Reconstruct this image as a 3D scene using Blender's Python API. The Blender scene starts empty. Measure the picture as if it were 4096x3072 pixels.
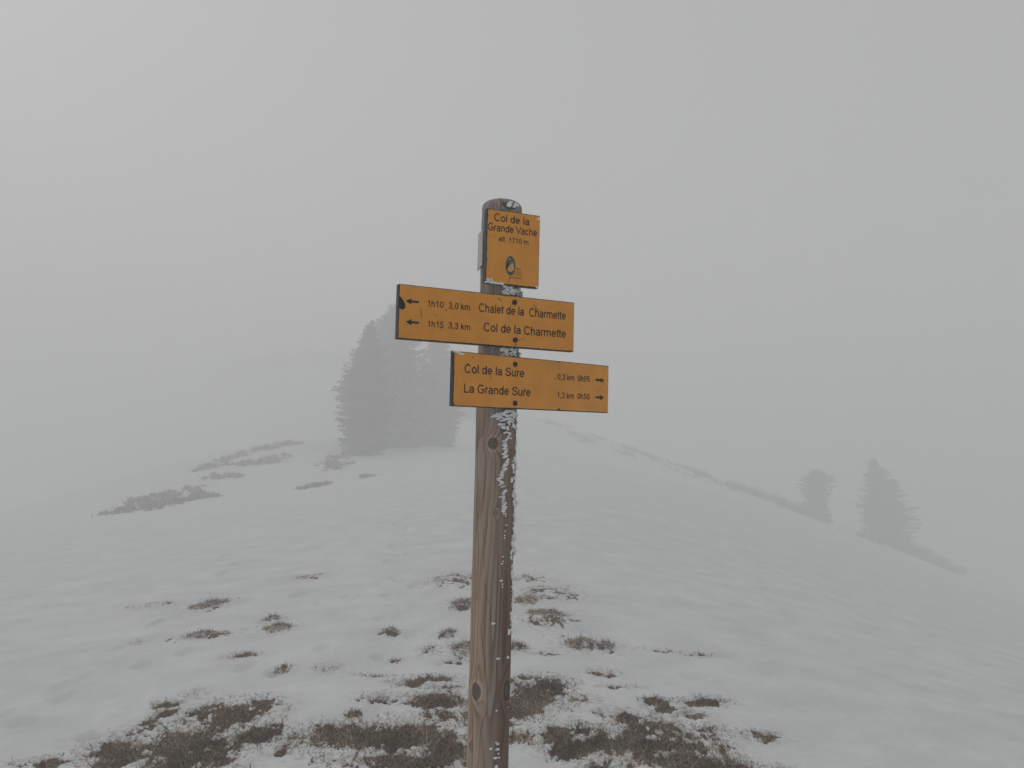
import bpy, math
import numpy as np
from mathutils import Vector, Matrix

R_ = math.radians
SC = bpy.context.scene
COL = SC.collection
rng = np.random.default_rng(7)

# ------------------------------------------------------------------ camera
EYE = 1.65
cam = bpy.data.cameras.new('camera')
cam.sensor_width = 36.0
cam.lens = 36.0 * 3078 / 4096
cam.clip_start = 0.05
cam.clip_end = 2500
camo = bpy.data.objects.new('camera', cam)
COL.objects.link(camo)
camo.matrix_world = Matrix.Translation((0, 0, EYE)) @ Matrix.Rotation(R_(90 + 3.469), 4, 'X') @ Matrix.Rotation(R_(1.282), 4, 'Z')
SC.camera = camo

# ------------------------------------------------------------------ sky, sun, exposure
SUN_EL, SUN_AZ = 38.0, -55.0           # azimuth from +Y, towards -X
W = bpy.data.worlds.new('World'); SC.world = W; W.use_nodes = True
nt = W.node_tree; nt.nodes.clear()
sky = nt.nodes.new('ShaderNodeTexSky'); sky.sky_type = 'NISHITA'; sky.sun_disc = False
sky.sun_elevation = R_(SUN_EL); sky.sun_rotation = R_(SUN_AZ)
sky.air_density = 1.0; sky.dust_density = 6.0; sky.altitude = 1700
hs = nt.nodes.new('ShaderNodeHueSaturation'); hs.inputs['Saturation'].default_value = 0.06
bg = nt.nodes.new('ShaderNodeBackground'); bg.inputs['Strength'].default_value = 0.1
ov = nt.nodes.new('ShaderNodeMix'); ov.data_type = 'RGBA'; ov.inputs['Factor'].default_value = 0.6
ov.inputs[7].default_value = (5.0, 5.05, 5.0, 1)      # the cloud deck: an even grey
wo = nt.nodes.new('ShaderNodeOutputWorld')
nt.links.new(sky.outputs[0], hs.inputs['Color']); nt.links.new(hs.outputs[0], ov.inputs[6])
nt.links.new(ov.outputs[2], bg.inputs['Color']); nt.links.new(bg.outputs[0], wo.inputs[0])
sl = bpy.data.lights.new('sun', 'SUN'); sl.energy = 0.5; sl.angle = R_(60); sl.color = (1, .96, .9)
so = bpy.data.objects.new('sun', sl); COL.objects.link(so)
sd = Vector((math.sin(R_(SUN_AZ)) * math.cos(R_(SUN_EL)), math.cos(R_(SUN_AZ)) * math.cos(R_(SUN_EL)), math.sin(R_(SUN_EL))))
so.rotation_euler = sd.to_track_quat('Z', 'Y').to_euler()
so.location = (0, 0, 60)
SC.view_settings.view_transform = 'Standard'; SC.view_settings.look = 'None'
SC.view_settings.gamma = 1; SC.view_settings.exposure = 0.0
SC.render.engine = 'CYCLES'
SC.cycles.volume_bounces = 12; SC.cycles.max_bounces = 14; SC.cycles.diffuse_bounces = 4
SC.cycles.use_denoising = True

# ------------------------------------------------------------------ helpers
def tag(o, label=None, cat=None, group=None, kind=None):
    if label: o['label'] = label
    if cat: o['category'] = cat
    if group: o['group'] = group
    if kind: o['kind'] = kind
    return o

def link(name, me, parent=None):
    o = bpy.data.objects.new(name, me); COL.objects.link(o)
    if parent is not None: o.parent = parent
    return o

def empty(name, loc):
    o = bpy.data.objects.new(name, None); COL.objects.link(o); o.location = loc
    o.empty_display_size = .1
    return o

def mesh(name, V, Fq, mats, parent=None, col=None, smooth=False, midx=None):
    """V (n,3); Fq an (m,k) int array or a list of faces"""
    me = bpy.data.meshes.new(name)
    V = np.asarray(V, np.float32)
    if isinstance(Fq, np.ndarray):
        m, k = Fq.shape
        me.vertices.add(len(V)); me.vertices.foreach_set('co', V.ravel())
        me.loops.add(m * k); me.loops.foreach_set('vertex_index', Fq.astype(np.int32).ravel())
        me.polygons.add(m)
        me.polygons.foreach_set('loop_start', np.arange(0, m * k, k, dtype=np.int32))
        me.update(calc_edges=True)
    else:
        me.from_pydata([tuple(map(float, v)) for v in V], [], [tuple(int(i) for i in f) for f in Fq])
    if smooth: me.polygons.foreach_set('use_smooth', np.ones(len(me.polygons), bool))
    if midx is not None: me.polygons.foreach_set('material_index', np.asarray(midx, np.int32))
    if col is not None:
        a = me.color_attributes.new('Col', 'FLOAT_COLOR', 'POINT')
        c = np.ones((len(V), 4), np.float32); c[:, :3] = col
        a.data.foreach_set('color', c.ravel())
    for mm in (mats if isinstance(mats, (list, tuple)) else [mats]): me.materials.append(mm)
    me.update()
    return link(name, me, parent)

def material(name, color=(.5, .5, .5), rough=.8, attr=False, spec=.3, noise=None, bump=None):
    """noise=(scale, amount): value mottling; bump=(scale, strength, distance)"""
    m = bpy.data.materials.new(name); m.use_nodes = True
    t = m.node_tree; b = t.nodes['Principled BSDF']
    b.inputs['Roughness'].default_value = rough
    b.inputs['Specular IOR Level'].default_value = spec
    src = None
    if attr:
        a = t.nodes.new('ShaderNodeAttribute'); a.attribute_name = 'Col'; src = a.outputs['Color']
    else:
        r = t.nodes.new('ShaderNodeRGB'); r.outputs[0].default_value = (*color, 1); src = r.outputs[0]
    tc = t.nodes.new('ShaderNodeTexCoord')
    if noise:
        n = t.nodes.new('ShaderNodeTexNoise'); n.inputs['Scale'].default_value = noise[0]; n.inputs['Detail'].default_value = 6
        t.links.new(tc.outputs['Object'], n.inputs['Vector'])
        mr = t.nodes.new('ShaderNodeMapRange'); mr.inputs['From Min'].default_value = .3; mr.inputs['From Max'].default_value = .7
        mr.inputs['To Min'].default_value = 1 - noise[1]; mr.inputs['To Max'].default_value = 1 + noise[1]
        t.links.new(n.outputs[0], mr.inputs[0])
        mx = t.nodes.new('ShaderNodeVectorMath'); mx.operation = 'SCALE'
        t.links.new(src, mx.inputs[0]); t.links.new(mr.outputs[0], mx.inputs['Scale']); src = mx.outputs[0]
    t.links.new(src, b.inputs['Base Color'])
    if bump:
        n = t.nodes.new('ShaderNodeTexNoise'); n.inputs['Scale'].default_value = bump[0]; n.inputs['Detail'].default_value = 5
        t.links.new(tc.outputs['Object'], n.inputs['Vector'])
        bp = t.nodes.new('ShaderNodeBump'); bp.inputs['Strength'].default_value = bump[1]; bp.inputs['Distance'].default_value = bump[2]
        t.links.new(n.outputs[0], bp.inputs['Height']); t.links.new(bp.outputs[0], b.inputs['Normal'])
    return m

def _hash(ix, iy, seed):
    h = (ix.astype(np.int64) * 374761393 + iy.astype(np.int64) * 668265263 + seed * 974711) & 0x7fffffff
    h = ((h ^ (h >> 13)) * 1274126177) & 0x7fffffff
    return ((h ^ (h >> 16)) & 0xffff) / 65536.0

def noise2(x, y, seed=0):
    """gradient noise, about -0.7..0.7"""
    x = np.asarray(x, float); y = np.asarray(y, float)
    ix = np.floor(x); iy = np.floor(y); fx = x - ix; fy = y - iy
    u = fx ** 3 * (fx * (fx * 6 - 15) + 10); v = fy ** 3 * (fy * (fy * 6 - 15) + 10)
    def g(dx, dy):
        a = _hash(ix + dx, iy + dy, seed) * 2 * np.pi
        return np.cos(a) * (fx - dx) + np.sin(a) * (fy - dy)
    return (g(0, 0) * (1 - u) + g(1, 0) * u) * (1 - v) + (g(0, 1) * (1 - u) + g(1, 1) * u) * v

def fbm(x, y, oct=4, seed=0):
    s = 0; a = 1.0
    for i in range(oct):
        s = s + a * noise2(x * 2 ** i, y * 2 ** i, seed + i * 17); a *= .5
    return s

def sstep(a, b, x):
    t = np.clip((x - a) / (b - a), 0, 1); return t * t * (3 - 2 * t)
# ------------------------------------------------------------------ terrain: heights surveyed at points, smooth surface through them
CTRL = [[-3.5,-6.0,-0.07], [-3.5,0.0,-0.07], [-3.5,2.3,-0.07], [0.0,-6.0,-0.0], [0.0,0.0,-0.0], [0.0,2.3,-0.0], [3.5,-6.0,-0.07], [3.5,0.0,-0.07],
  [3.5,2.3,-0.07], [-2.54,4.0,-0.11], [-5.83,9.0,-0.6], [-9.11,14.0,-1.07], [-14.37,22.0,-1.83], [-23.57,36.0,-3.16], [-34.08,52.0,-4.67],
  [-52.48,80.0,-7.32], [-1.77,4.0,-0.09], [-4.08,9.0,-0.42], [-7.12,15.6,-0.84], [-11.19,24.4,-1.39], [-16.26,35.4,-2.08], [-17.76,44.2,-1.12],
  [-15.99,55.2,0.47], [-9.24,37.6,-1.24], [-7.18,39.8,-0.88], [-0.93,4.0,-0.05], [-2.17,9.0,-0.25], [-4.34,17.8,-0.56], [-6.52,26.6,-0.86],
  [-0.09,3.9,-0.01], [-0.19,7.0,-0.01], [-0.46,15.6,0.05], [-0.75,24.4,0.12], [-1.04,33.2,0.19], [-1.61,50.8,0.34], [-2.32,72.8,0.52],
  [-7.99,50.8,-0.04], [-4.92,57.4,0.17], [-47.2,154.2,15.02], [-34.66,154.2,15.77], [-61.11,154.2,13.78], [-37.24,99.2,3.21], [-25.36,94.8,3.94],
  [-79.48,154.2,9.17], [-102.38,154.2,4.01], [-75.64,121.2,-4.01], [-5.12,90.4,2.9], [-7.68,165.0,-5.51], [-12.29,270.0,-21.51], [2.6,94.8,3.43],
  [3.9,165.0,-4.89], [6.23,270.0,-20.89], [8.71,99.2,1.74], [13.07,165.0,-6.91], [20.91,270.0,-22.91], [18.47,103.6,-1.64], [27.71,165.0,-10.97],
  [44.34,270.0,-26.97], [0.77,4.2,-0.06], [1.44,8.0,-0.14], [2.8,15.6,-0.27], [5.15,28.8,-0.48], [9.07,50.8,-0.82], [13.77,77.2,-1.23],
  [37.9,105.8,-7.27], [56.85,165.0,-17.72], [90.95,270.0,-33.72], [1.51,4.2,-0.05], [2.87,8.0,-0.34], [5.59,15.6,-0.88], [10.32,28.8,-1.82],
  [18.2,50.8,-3.38], [27.65,77.2,-5.25], [50.51,105.8,-11.81], [75.77,165.0,-23.17], [121.23,270.0,-39.17], [2.0,4.2,-0.05], [3.81,8.0,-0.5],
  [7.44,15.6,-1.38], [13.74,28.8,-2.91], [24.25,50.8,-5.45], [36.86,77.2,-8.5], [59.93,105.8,-15.59], [89.89,165.0,-27.7], [143.82,270.0,-43.7],
  [2.37,4.2,-0.05], [4.52,8.0,-0.64], [8.82,15.6,-1.8], [16.3,28.8,-3.82], [28.77,50.8,-7.18], [43.72,77.2,-11.22], [70.05,105.8,-19.33],
  [105.08,165.0,-32.2], [168.12,270.0,-48.2], [2.77,4.2,-0.04], [5.28,8.0,-0.77], [10.32,15.6,-2.22], [19.06,28.8,-4.72], [33.63,50.8,-8.9],
  [51.11,77.2,-13.91], [-220.0,270.0,-12.0], [-125.0,270.0,0.0], [-45.0,270.0,7.0], [-250.0,130.0,-36.0], [-220.0,0.0,-30.0], [220.0,0.0,-44.0],
  [250.0,130.0,-60.0], [0.0,-220.0,-12.0], [-160.0,-160.0,-26.0], [160.0,-160.0,-36.0]]
MATS = [[-1.819,4.265,0.359,0.277], [-1.63,4.707,0.241,0.269], [-1.372,4.424,0.12,0.181], [-1.93,4.134,0.187,0.173], [-1.591,4.131,0.224,0.183],
  [-2.111,4.253,0.102,0.132], [-0.608,4.343,0.457,0.252], [-0.956,4.425,0.159,0.165], [-0.739,4.362,0.236,0.134], [-0.335,4.141,0.199,0.181],
  [-0.412,4.983,0.18,0.169], [-0.315,4.665,0.14,0.165], [-0.559,5.371,0.2,0.088], [-0.491,4.039,0.34,0.126], [0.175,5.046,0.228,0.26],
  [0.275,5.285,0.165,0.169], [0.084,4.798,0.173,0.158], [0.105,4.364,0.079,0.094], [0.711,4.752,0.129,0.1], [0.9,4.643,0.14,0.103],
  [1.011,4.927,0.113,0.117], [1.187,5.056,0.106,0.071], [0.974,5.028,0.091,0.069], [1.157,4.804,0.087,0.063], [0.485,4.329,0.26,0.237],
  [0.795,4.357,0.288,0.225], [1.048,4.346,0.183,0.226], [0.873,4.116,0.322,0.168], [0.403,4.257,0.128,0.165], [1.214,4.051,0.195,0.083],
  [-2.365,4.095,0.135,0.061], [-2.118,4.97,0.084,0.072], [-2.056,4.798,0.075,0.066]]
TUFTS = [[0.368,7.138,0.18,0.302], [-0.427,7.592,0.119,0.274], [-0.338,6.03,0.087,0.174], [-0.48,6.454,0.054,0.087], [0.185,7.923,0.105,0.221],
  [0.653,6.267,0.188,0.156], [0.474,8.503,0.281,0.374], [-0.585,9.264,0.251,0.399], [0.082,6.123,0.059,0.116], [-3.234,8.499,0.164,0.28],
  [-2.641,6.844,0.189,0.119], [-2.023,6.935,0.117,0.14], [-2.213,7.39,0.062,0.119], [-2.566,9.992,0.18,0.136], [-0.997,6.693,0.068,0.101],
  [-1.6,5.655,0.054,0.069], [-3.181,6.778,0.057,0.101], [0.188,9.457,0.228,0.243], [-3.967,8.758,0.211,0.13]]
DENTS = [[-3.037,5.499,0.079,0.268], [-2.859,4.714,0.085,0.102], [-2.333,4.43,0.059,0.058], [-4.557,12.64,0.091,0.353], [-4.042,11.599,0.056,0.228],
  [-3.942,10.775,0.078,0.201], [-3.418,7.672,0.046,0.214], [-1.894,5.721,0.069,0.121], [-1.614,5.569,0.074,0.112], [-1.425,6.14,0.066,0.083],
  [-1.785,4.682,0.034,0.047], [-3.268,6.571,0.079,0.095], [-2.32,8.785,0.095,0.161], [1.874,6.265,0.151,0.134], [2.892,7.46,0.269,0.22],
  [5.89,12.686,0.457,0.447], [3.836,7.1,0.213,0.286], [1.344,5.59,0.101,0.069]]
SHRUBS = {"H1": [[-16.896,33.811,0.615,1.987], [-17.18,36.831,1.221,1.448], [-16.586,37.975,1.03,1.179], [-16.204,39.246,0.52,0.956],
  [-15.59,33.805,0.919,1.397], [-15.098,35.565,0.75,0.949], [-14.935,37.284,0.494,0.473], [-13.977,36.264,0.327,0.38]],"H2":
  [[-17.01,51.589,0.985,2.536], [-16.376,52.489,0.692,1.765], [-15.43,53.485,0.898,1.561], [-17.606,48.884,0.881,1.535], [-17.635,45.981,0.939,1.137],
  [-15.453,46.374,1.672,0.998], [-14.52,47.832,0.805,1.06], [-18.08,45.01,0.325,0.556]],"H3": [[-15.639,42.222,1.067,0.921]],"H4":
  [[-10.525,45.449,0.765,1.051], [-9.811,45.893,0.552,0.931], [-10.084,43.914,0.528,0.654], [-10.814,47.852,0.72,0.789]],"H5":
  [[-9.492,37.268,0.545,1.577], [-9.112,37.729,0.274,1.213]],"H6": [[-7.448,39.813,0.337,0.987]]}
CTRL = np.array(CTRL)
def _tps():
    X = CTRL[:, :2] / 10; n = len(X)
    d2 = ((X[:, None] - X[None]) ** 2).sum(-1)
    K = np.where(d2 > 0, .5 * d2 * np.log(d2 + 1e-12), 0) + .02 * np.eye(n)
    A = np.zeros((n + 3, n + 3)); A[:n, :n] = K; A[:n, n] = 1; A[:n, n + 1:] = X; A[n, :n] = 1; A[n + 1:, :n] = X.T
    return X, np.linalg.solve(A, np.r_[CTRL[:, 2], 0, 0, 0])
TX, TW = _tps()
def base_h(x, y):
    x = np.asarray(x, float) / 10; y = np.asarray(y, float) / 10
    z = TW[-3] + TW[-2] * x + TW[-1] * y
    for i in range(len(TX)):
        d2 = (x - TX[i, 0]) ** 2 + (y - TX[i, 1]) ** 2
        z = z + TW[i] * .5 * d2 * np.log(d2 + 1e-12)
    return z

def cover(x, y, lst, strength):
    """1 at the middle of a patch, 0 on its rim, negative outside"""
    M = np.full(np.shape(x), -1.0)
    for (cx, cy, rx, ry) in lst:
        q = np.sqrt(((x - cx) / rx) ** 2 + ((y - cy) / ry) ** 2)
        M = np.maximum(M, strength * (1 - q / 1.25))
    return M

_q = np.random.default_rng(21)
SCRAPS = []                                   # small half-buried scraps of turf round the post
while len(SCRAPS) < 60:
    _x, _y = _q.normal(-.1, 1.15), 3.7 + abs(_q.normal(0, 1.5))
    if _y < 8 and -2.7 < _x < 1.9 and (_x < 1.6 or _y < 4.6): SCRAPS.append((_x, _y, _q.uniform(.03, .12), _q.uniform(.03, .10)))
# a faint trodden trail of prints coming over the rise and passing left of the post
for _k in range(22):
    _t = _k * .62; _s = 1 if _k % 2 else -1
    DENTS.append((-.64 - .137 * _t + .13 * _s + _q.normal(0, .05), 4.7 + _t, .06, .12))
for _k in range(12):
    _t = _k * .6; _s = 1 if _k % 2 else -1
    DENTS.append((-3.3 + .33 * _t + _q.normal(0, .05), 4.2 + .9 * _t + .12 * _s, .065, .11))

def bareness(x, y):
    """0 = closed snow, 1 = bare turf"""
    near = (y > 2.5) & (y < 11) & (np.abs(x) < 6)
    out = np.zeros(np.shape(x)); M = np.full(np.shape(x), -1.0)
    xn, yn = x[near], y[near]
    m = np.maximum(np.maximum(cover(xn, yn, MATS, 1.0), cover(xn, yn, SCRAPS, .5)), cover(xn, yn, TUFTS, .42))
    n = .8 * fbm(xn * 5, yn * 4, 3, 3) + .55 * fbm(xn * 19, yn * 11, 3, 9) + .45 * noise2(xn * 70, yn * 40, 21)
    out[near] = sstep(.14, .6, m + n * np.where(m > -.2, 1, 0))
    M[near] = m
    return out, M

def ground_h(x, y, full=False):
    x = np.atleast_1d(np.asarray(x, float)); y = np.atleast_1d(np.asarray(y, float))
    r = np.hypot(x, y)
    z = base_h(x, y)
    b, M = bareness(x, y)
    # wind drifts, longer across the view than along it
    wx = x * .9 + y * .3; wy = y * .9 - x * .3
    z = z + .011 * fbm(wx * .22, wy * .55, 3, 31) + .006 * fbm(wx * .8 + .3 * fbm(x * .6, y * .4, 2, 35), wy * 5.2, 4, 41) * np.exp(-r / 25) * np.clip(.4 + 1.6 * fbm(x * .35, y * .25, 2, 37), 0, 1.5) + .03 * noise2(wx * .06, wy * .12, 33)
    near = np.exp(-(r / 9) ** 2)
    z = z + near * (.020 * fbm(x * 1.9, y * 1.5, 3, 55) + .022 * np.abs(fbm(x * 4.1, y * 3.0, 3, 57)) + .012 * fbm(wx * 9, wy * 14, 3, 51))
    for (cx, cy, rx, ry) in DENTS:
        i = (np.abs(x - cx) < rx * 3) & (np.abs(y - cy) < ry * 3)
        if not np.any(i): continue
        q = ((x[i] - cx) / rx) ** 2 + ((y[i] - cy) / ry) ** 2
        z[i] = z[i] - .034 * np.exp(-q ** 2 * 1.2) + .009 * np.exp(-(np.sqrt(q) - 1.5) ** 2 * 6)
    # the snow is a few centimetres deep around the bare turf; tussocks bulge
    z = z - .035 * np.exp(-((x + .137 * y + .05 * np.sin(y * 1.3)) / .2) ** 2) * sstep(4.6, 6, y) * (1 - sstep(13, 18, y))   # a trodden strip
    tus = cover(x, y, TUFTS, 1.0)
    z = z - .022 * b + b * .02 * fbm(x * 9, y * 8, 3, 61) + .035 * np.clip(tus, 0, 1)
    return (z, b, M) if full else z

def fan_ground():
    front = np.radians(np.arange(-41, 41.01, .1)); back = np.radians(np.arange(44, 317, 3.0))
    th = np.r_[front, back]
    rr = np.r_[np.linspace(.25, 2.2, 8), np.geomspace(2.4, 140, 920), np.geomspace(145, 290, 24)]
    T, Rr = np.meshgrid(th, rr)
    x = (Rr * np.sin(T)).ravel(); y = (Rr * np.cos(T)).ravel()
    z, b, M = ground_h(x, y, True)
    nT, nR = len(th), len(rr)
    i = np.arange(nR - 1)[:, None] * nT; j = np.arange(nT)[None]; j2 = (j + 1) % nT
    q = np.stack([i + j, i + j2, i + nT + j2, i + nT + j], -1).reshape(-1, 4)[:, ::-1]
    V = np.stack([x, y, z], 1)
    V = np.vstack([V, [[0, 0, float(ground_h(np.array([0.0]), np.array([0.0]))[0])]]])
    c = len(V) - 1
    tri = np.stack([np.full(nT, c), np.arange(nT), (np.arange(nT) + 1) % nT, (np.arange(nT) + 1) % nT], 1)
    b = np.r_[b, 0]; thin = np.r_[sstep(-.75, .25, M), 0]
    return V, q, b, thin

m = bpy.data.materials.new('snow_and_turf'); m.use_nodes = True
t = m.node_tree; P = t.nodes['Principled BSDF']; N = t.nodes.new; L = t.links.new
P.inputs['Roughness'].default_value = .75; P.inputs['Specular IOR Level'].default_value = .2
tc = N('ShaderNodeTexCoord')
at_ = N('ShaderNodeAttribute'); at_.attribute_name = 'Col'
sx = N('ShaderNodeSeparateXYZ'); L(at_.outputs['Vector'], sx.inputs[0])
n1 = N('ShaderNodeTexNoise'); n1.inputs['Scale'].default_value = 38; n1.inputs['Detail'].default_value = 6; L(tc.outputs['Object'], n1.inputs['Vector'])
n2 = N('ShaderNodeTexNoise'); n2.inputs['Scale'].default_value = 2.2; n2.inputs['Detail'].default_value = 8; L(tc.outputs['Object'], n2.inputs['Vector'])
ad = N('ShaderNodeMath'); ad.operation = 'MULTIPLY_ADD'; L(n1.outputs[0], ad.inputs[0]); ad.inputs[1].default_value = 1.1
sb = N('ShaderNodeMath'); sb.operation = 'SUBTRACT'; L(sx.outputs[0], sb.inputs[0]); sb.inputs[1].default_value = .55
L(sb.outputs[0], ad.inputs[2])
mr = N('ShaderNodeMapRange'); mr.inputs['From Min'].default_value = .3; mr.inputs['From Max'].default_value = .65; L(ad.outputs[0], mr.inputs[0])
gate = N('ShaderNodeMath'); gate.operation = 'MULTIPLY'; gate.use_clamp = True
g2 = N('ShaderNodeMath'); g2.operation = 'MULTIPLY'; g2.inputs[1].default_value = 3; L(sx.outputs[0], g2.inputs[0])
L(mr.outputs[0], gate.inputs[0]); L(g2.outputs[0], gate.inputs[1])
sr = N('ShaderNodeValToRGB'); L(n2.outputs[0], sr.inputs[0])
sr.color_ramp.elements[0].position = .3; sr.color_ramp.elements[0].color = (.65, .666, .676, 1)
sr.color_ramp.elements[1].position = .7; sr.color_ramp.elements[1].color = (.765, .776, .782, 1)
n4 = N('ShaderNodeTexNoise'); n4.inputs['Scale'].default_value = 7; n4.inputs['Detail'].default_value = 4; L(tc.outputs['Object'], n4.inputs['Vector'])
avg = N('ShaderNodeMath'); avg.operation = 'MULTIPLY_ADD'; L(n1.outputs[0], avg.inputs[0]); avg.inputs[1].default_value = .45
half = N('ShaderNodeMath'); half.operation = 'MULTIPLY'; half.inputs[1].default_value = .55; L(n4.outputs[0], half.inputs[0]); L(half.outputs[0], avg.inputs[2])
tr = N('ShaderNodeValToRGB'); L(avg.outputs[0], tr.inputs[0])
tr.color_ramp.elements[0].position = .40; tr.color_ramp.elements[0].color = (.048, .024, .013, 1)
tr.color_ramp.elements[1].position = .62; tr.color_ramp.elements[1].color = (.24, .15, .095, 1)
# thin, dirty snow with straw just under it, round the bare patches
n5 = N('ShaderNodeTexNoise'); n5.inputs['Scale'].default_value = 24; n5.inputs['Detail'].default_value = 7; L(tc.outputs['Object'], n5.inputs['Vector'])
r5 = N('ShaderNodeMapRange'); r5.inputs['From Min'].default_value = .45; r5.inputs['From Max'].default_value = .72; r5.inputs['To Max'].default_value = .75; L(n5.outputs[0], r5.inputs[0])
m5 = N('ShaderNodeMath'); m5.operation = 'MULTIPLY'; m5.use_clamp = True; L(r5.outputs[0], m5.inputs[0]); L(sx.outputs[1], m5.inputs[1])
dx = N('ShaderNodeMix'); dx.data_type = 'RGBA'; L(m5.outputs[0], dx.inputs['Factor']); L(sr.outputs[0], dx.inputs[6]); dx.inputs[7].default_value = (.33, .275, .235, 1)
mx = N('ShaderNodeMix'); mx.data_type = 'RGBA'; L(gate.outputs[0], mx.inputs['Factor']); L(dx.outputs[2], mx.inputs[6]); L(tr.outputs[0], mx.inputs[7])
L(mx.outputs[2], P.inputs['Base Color'])
bp = N('ShaderNodeBump'); bp.inputs['Strength'].default_value = .5; bp.inputs['Distance'].default_value = .012
n3 = N('ShaderNodeTexNoise'); n3.inputs['Scale'].default_value = 22; n3.inputs['Detail'].default_value = 7; L(tc.outputs['Object'], n3.inputs['Vector'])
L(n3.outputs[0], bp.inputs['Height']); L(bp.outputs[0], P.inputs['Normal'])
GV, GQ, GB, GT = fan_ground()
ground = mesh('ground', GV, GQ, m, col=np.stack([GB, GT, GT * 0], 1), smooth=True)
tag(ground, kind='structure')

# the fog: one even volume round everything
zlo = float(GV[:, 2].min()) - 1
def haze_box(x0, x1, y0, y1, z0, z1):
    V = [(x, y, z) for z in (z0, z1) for y in (y0, y1) for x in (x0, x1)]
    Fc = [(0, 2, 3, 1), (4, 5, 7, 6), (0, 1, 5, 4), (2, 6, 7, 3), (0, 4, 6, 2), (1, 3, 7, 5)]
    hm = bpy.data.materials.new('fog'); hm.use_nodes = True; tt = hm.node_tree; tt.nodes.clear()
    v = tt.nodes.new('ShaderNodeVolumePrincipled'); o = tt.nodes.new('ShaderNodeOutputMaterial')
    v.inputs['Color'].default_value = (.994, .997, .997, 1); v.inputs['Density'].default_value = FOG; v.inputs['Anisotropy'].default_value = .25
    tt.links.new(v.outputs[0], o.inputs['Volume'])
    h = mesh('haze', V, Fc, hm); tag(h, kind='stuff'); return h
FOG = .0250
haze_box(-305, 305, -305, 305, zlo, 26.0)
# knocks and scratches on the boards, metres from the mounting line and the top edge
S2 = [[(-0.2752, -0.0591), (-0.273, -0.0721), (-0.2723, -0.0797), (-0.2738, -0.087)], [(-0.0406, -0.0114), (-0.0336, -0.015), (-0.0274, -0.0194)],
  [(0.0736, -0.0197), (0.0853, -0.0289), (0.0977, -0.0381)], [(-0.1384, -0.0104), (-0.1369, -0.014)], [(-0.1127, -0.0678), (-0.108, -0.0647)], [(0.0268,
  -0.1299), (0.0366, -0.1274), (0.0482, -0.12)], [(0.0191, -0.137), (0.0202, -0.1481)], [(-0.0711, -0.1265), (-0.0712, -0.133)], [(-0.0062, -0.0619),
  (-0.0047, -0.0666)], [(-0.0029, -0.0718), (-0.001, -0.0777)], [(-0.2022, -0.0578), (-0.1983, -0.0648)], [(-0.2749, -0.0311), (-0.2718, -0.0341)],
  [(-0.2766, -0.042), (-0.2721, -0.0418)], [(-0.2675, -0.0419), (-0.263, -0.0419)], [(-0.2048, -0.0389), (-0.1995, -0.0354)], [(-0.2157, -0.1077),
  (-0.2138, -0.117)], [(-0.235, -0.0779), (-0.2284, -0.0781)], [(-0.1589, -0.0284), (-0.155, -0.028)], [(-0.1282, -0.0218), (-0.1255, -0.0218)],
  [(-0.0614, -0.0046), (-0.0597, -0.0052)], [(-0.0368, -0.1342), (-0.0335, -0.135)], [(0.096, -0.1373), (0.0977, -0.1361)], [(0.0649, -0.0615), (0.0639,
  -0.0646)], [(0.1204, -0.0834), (0.1227, -0.0814)], [(-0.3122, -0.0101), (-0.3111, -0.0124)], [(0.0694, -0.0244), (0.0709, -0.0276)]]
S3 = [[(-0.1479, -0.0157), (-0.1458, -0.0136), (-0.1415, -0.0123)], [(-0.0778, -0.0621), (-0.08, -0.0657), (-0.0809, -0.0709)], [(0.1011, -0.0056),
  (0.1113, -0.0111)], [(0.1227, -0.0259), (0.1291, -0.0295)], [(0.1551, -0.051), (0.1607, -0.0548), (0.1681, -0.0575)], [(0.3727, -0.0531), (0.3686,
  -0.0615)], [(0.3616, -0.0665), (0.3565, -0.0736)], [(0.353, -0.0763), (0.3417, -0.0895)], [(-0.1637, -0.0282), (-0.1619, -0.0334)], [(0.104, -0.1021),
  (0.1041, -0.1059)], [(0.0422, -0.0883), (0.0455, -0.0956), (0.0474, -0.099)], [(0.3191, -0.0511), (0.326, -0.0512)], [(-0.0638, -0.008), (-0.0615,
  -0.0085)], [(-0.0133, -0.0732), (-0.0127, -0.075)], [(0.0564, -0.0772), (0.0574, -0.0802)], [(0.2097, -0.032), (0.2101, -0.0354)], [(0.3339, -0.0306),
  (0.335, -0.0323)], [(-0.1177, -0.004), (-0.1179, -0.0069)], [(-0.0953, -0.0006), (-0.0938, -0.0028)], [(0.3878, -0.0415), (0.3914, -0.0421)],
  [(-0.1381, -0.0007), (-0.1359, -0.0014)]]
S1 = [[(0.0042, -0.194), (-0.0025, -0.2017), (-0.0082, -0.2134)], [(0.0739, -0.0445), (0.0761, -0.0485)], [(-0.0488, -0.0783), (-0.0536, -0.0854)],
  [(-0.0573, -0.1083), (-0.0539, -0.1094)], [(-0.0183, -0.0548), (-0.0198, -0.0572)], [(-0.0787, -0.0755), (-0.0775, -0.0809)], [(0.0739, -0.0043),
  (0.0755, -0.0064)], [(0.0437, -0.0021), (0.0444, -0.0039)], [(0.0904, -0.0332), (0.0909, -0.0379)]]
# ------------------------------------------------------------------ the signpost
PX, PY, RAD = -.0442, 2.3, .0603
LEAN = .00277
ZT = .698                                    # top of the post, metres above eye level
gz = float(ground_h(np.array([PX]), np.array([PY]))[0])
signpost = empty('signpost', (0, 0, 0))
signpost.location = (PX, PY, gz)
tag(signpost, 'round weathered wooden trail signpost with three yellow-orange direction boards and rime ice', 'signpost')
def W2L(v):                                   # eye-relative world (x, y, z above eye) to signpost local
    v = np.asarray(v, float); return v - [PX, PY, gz - EYE]

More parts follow.
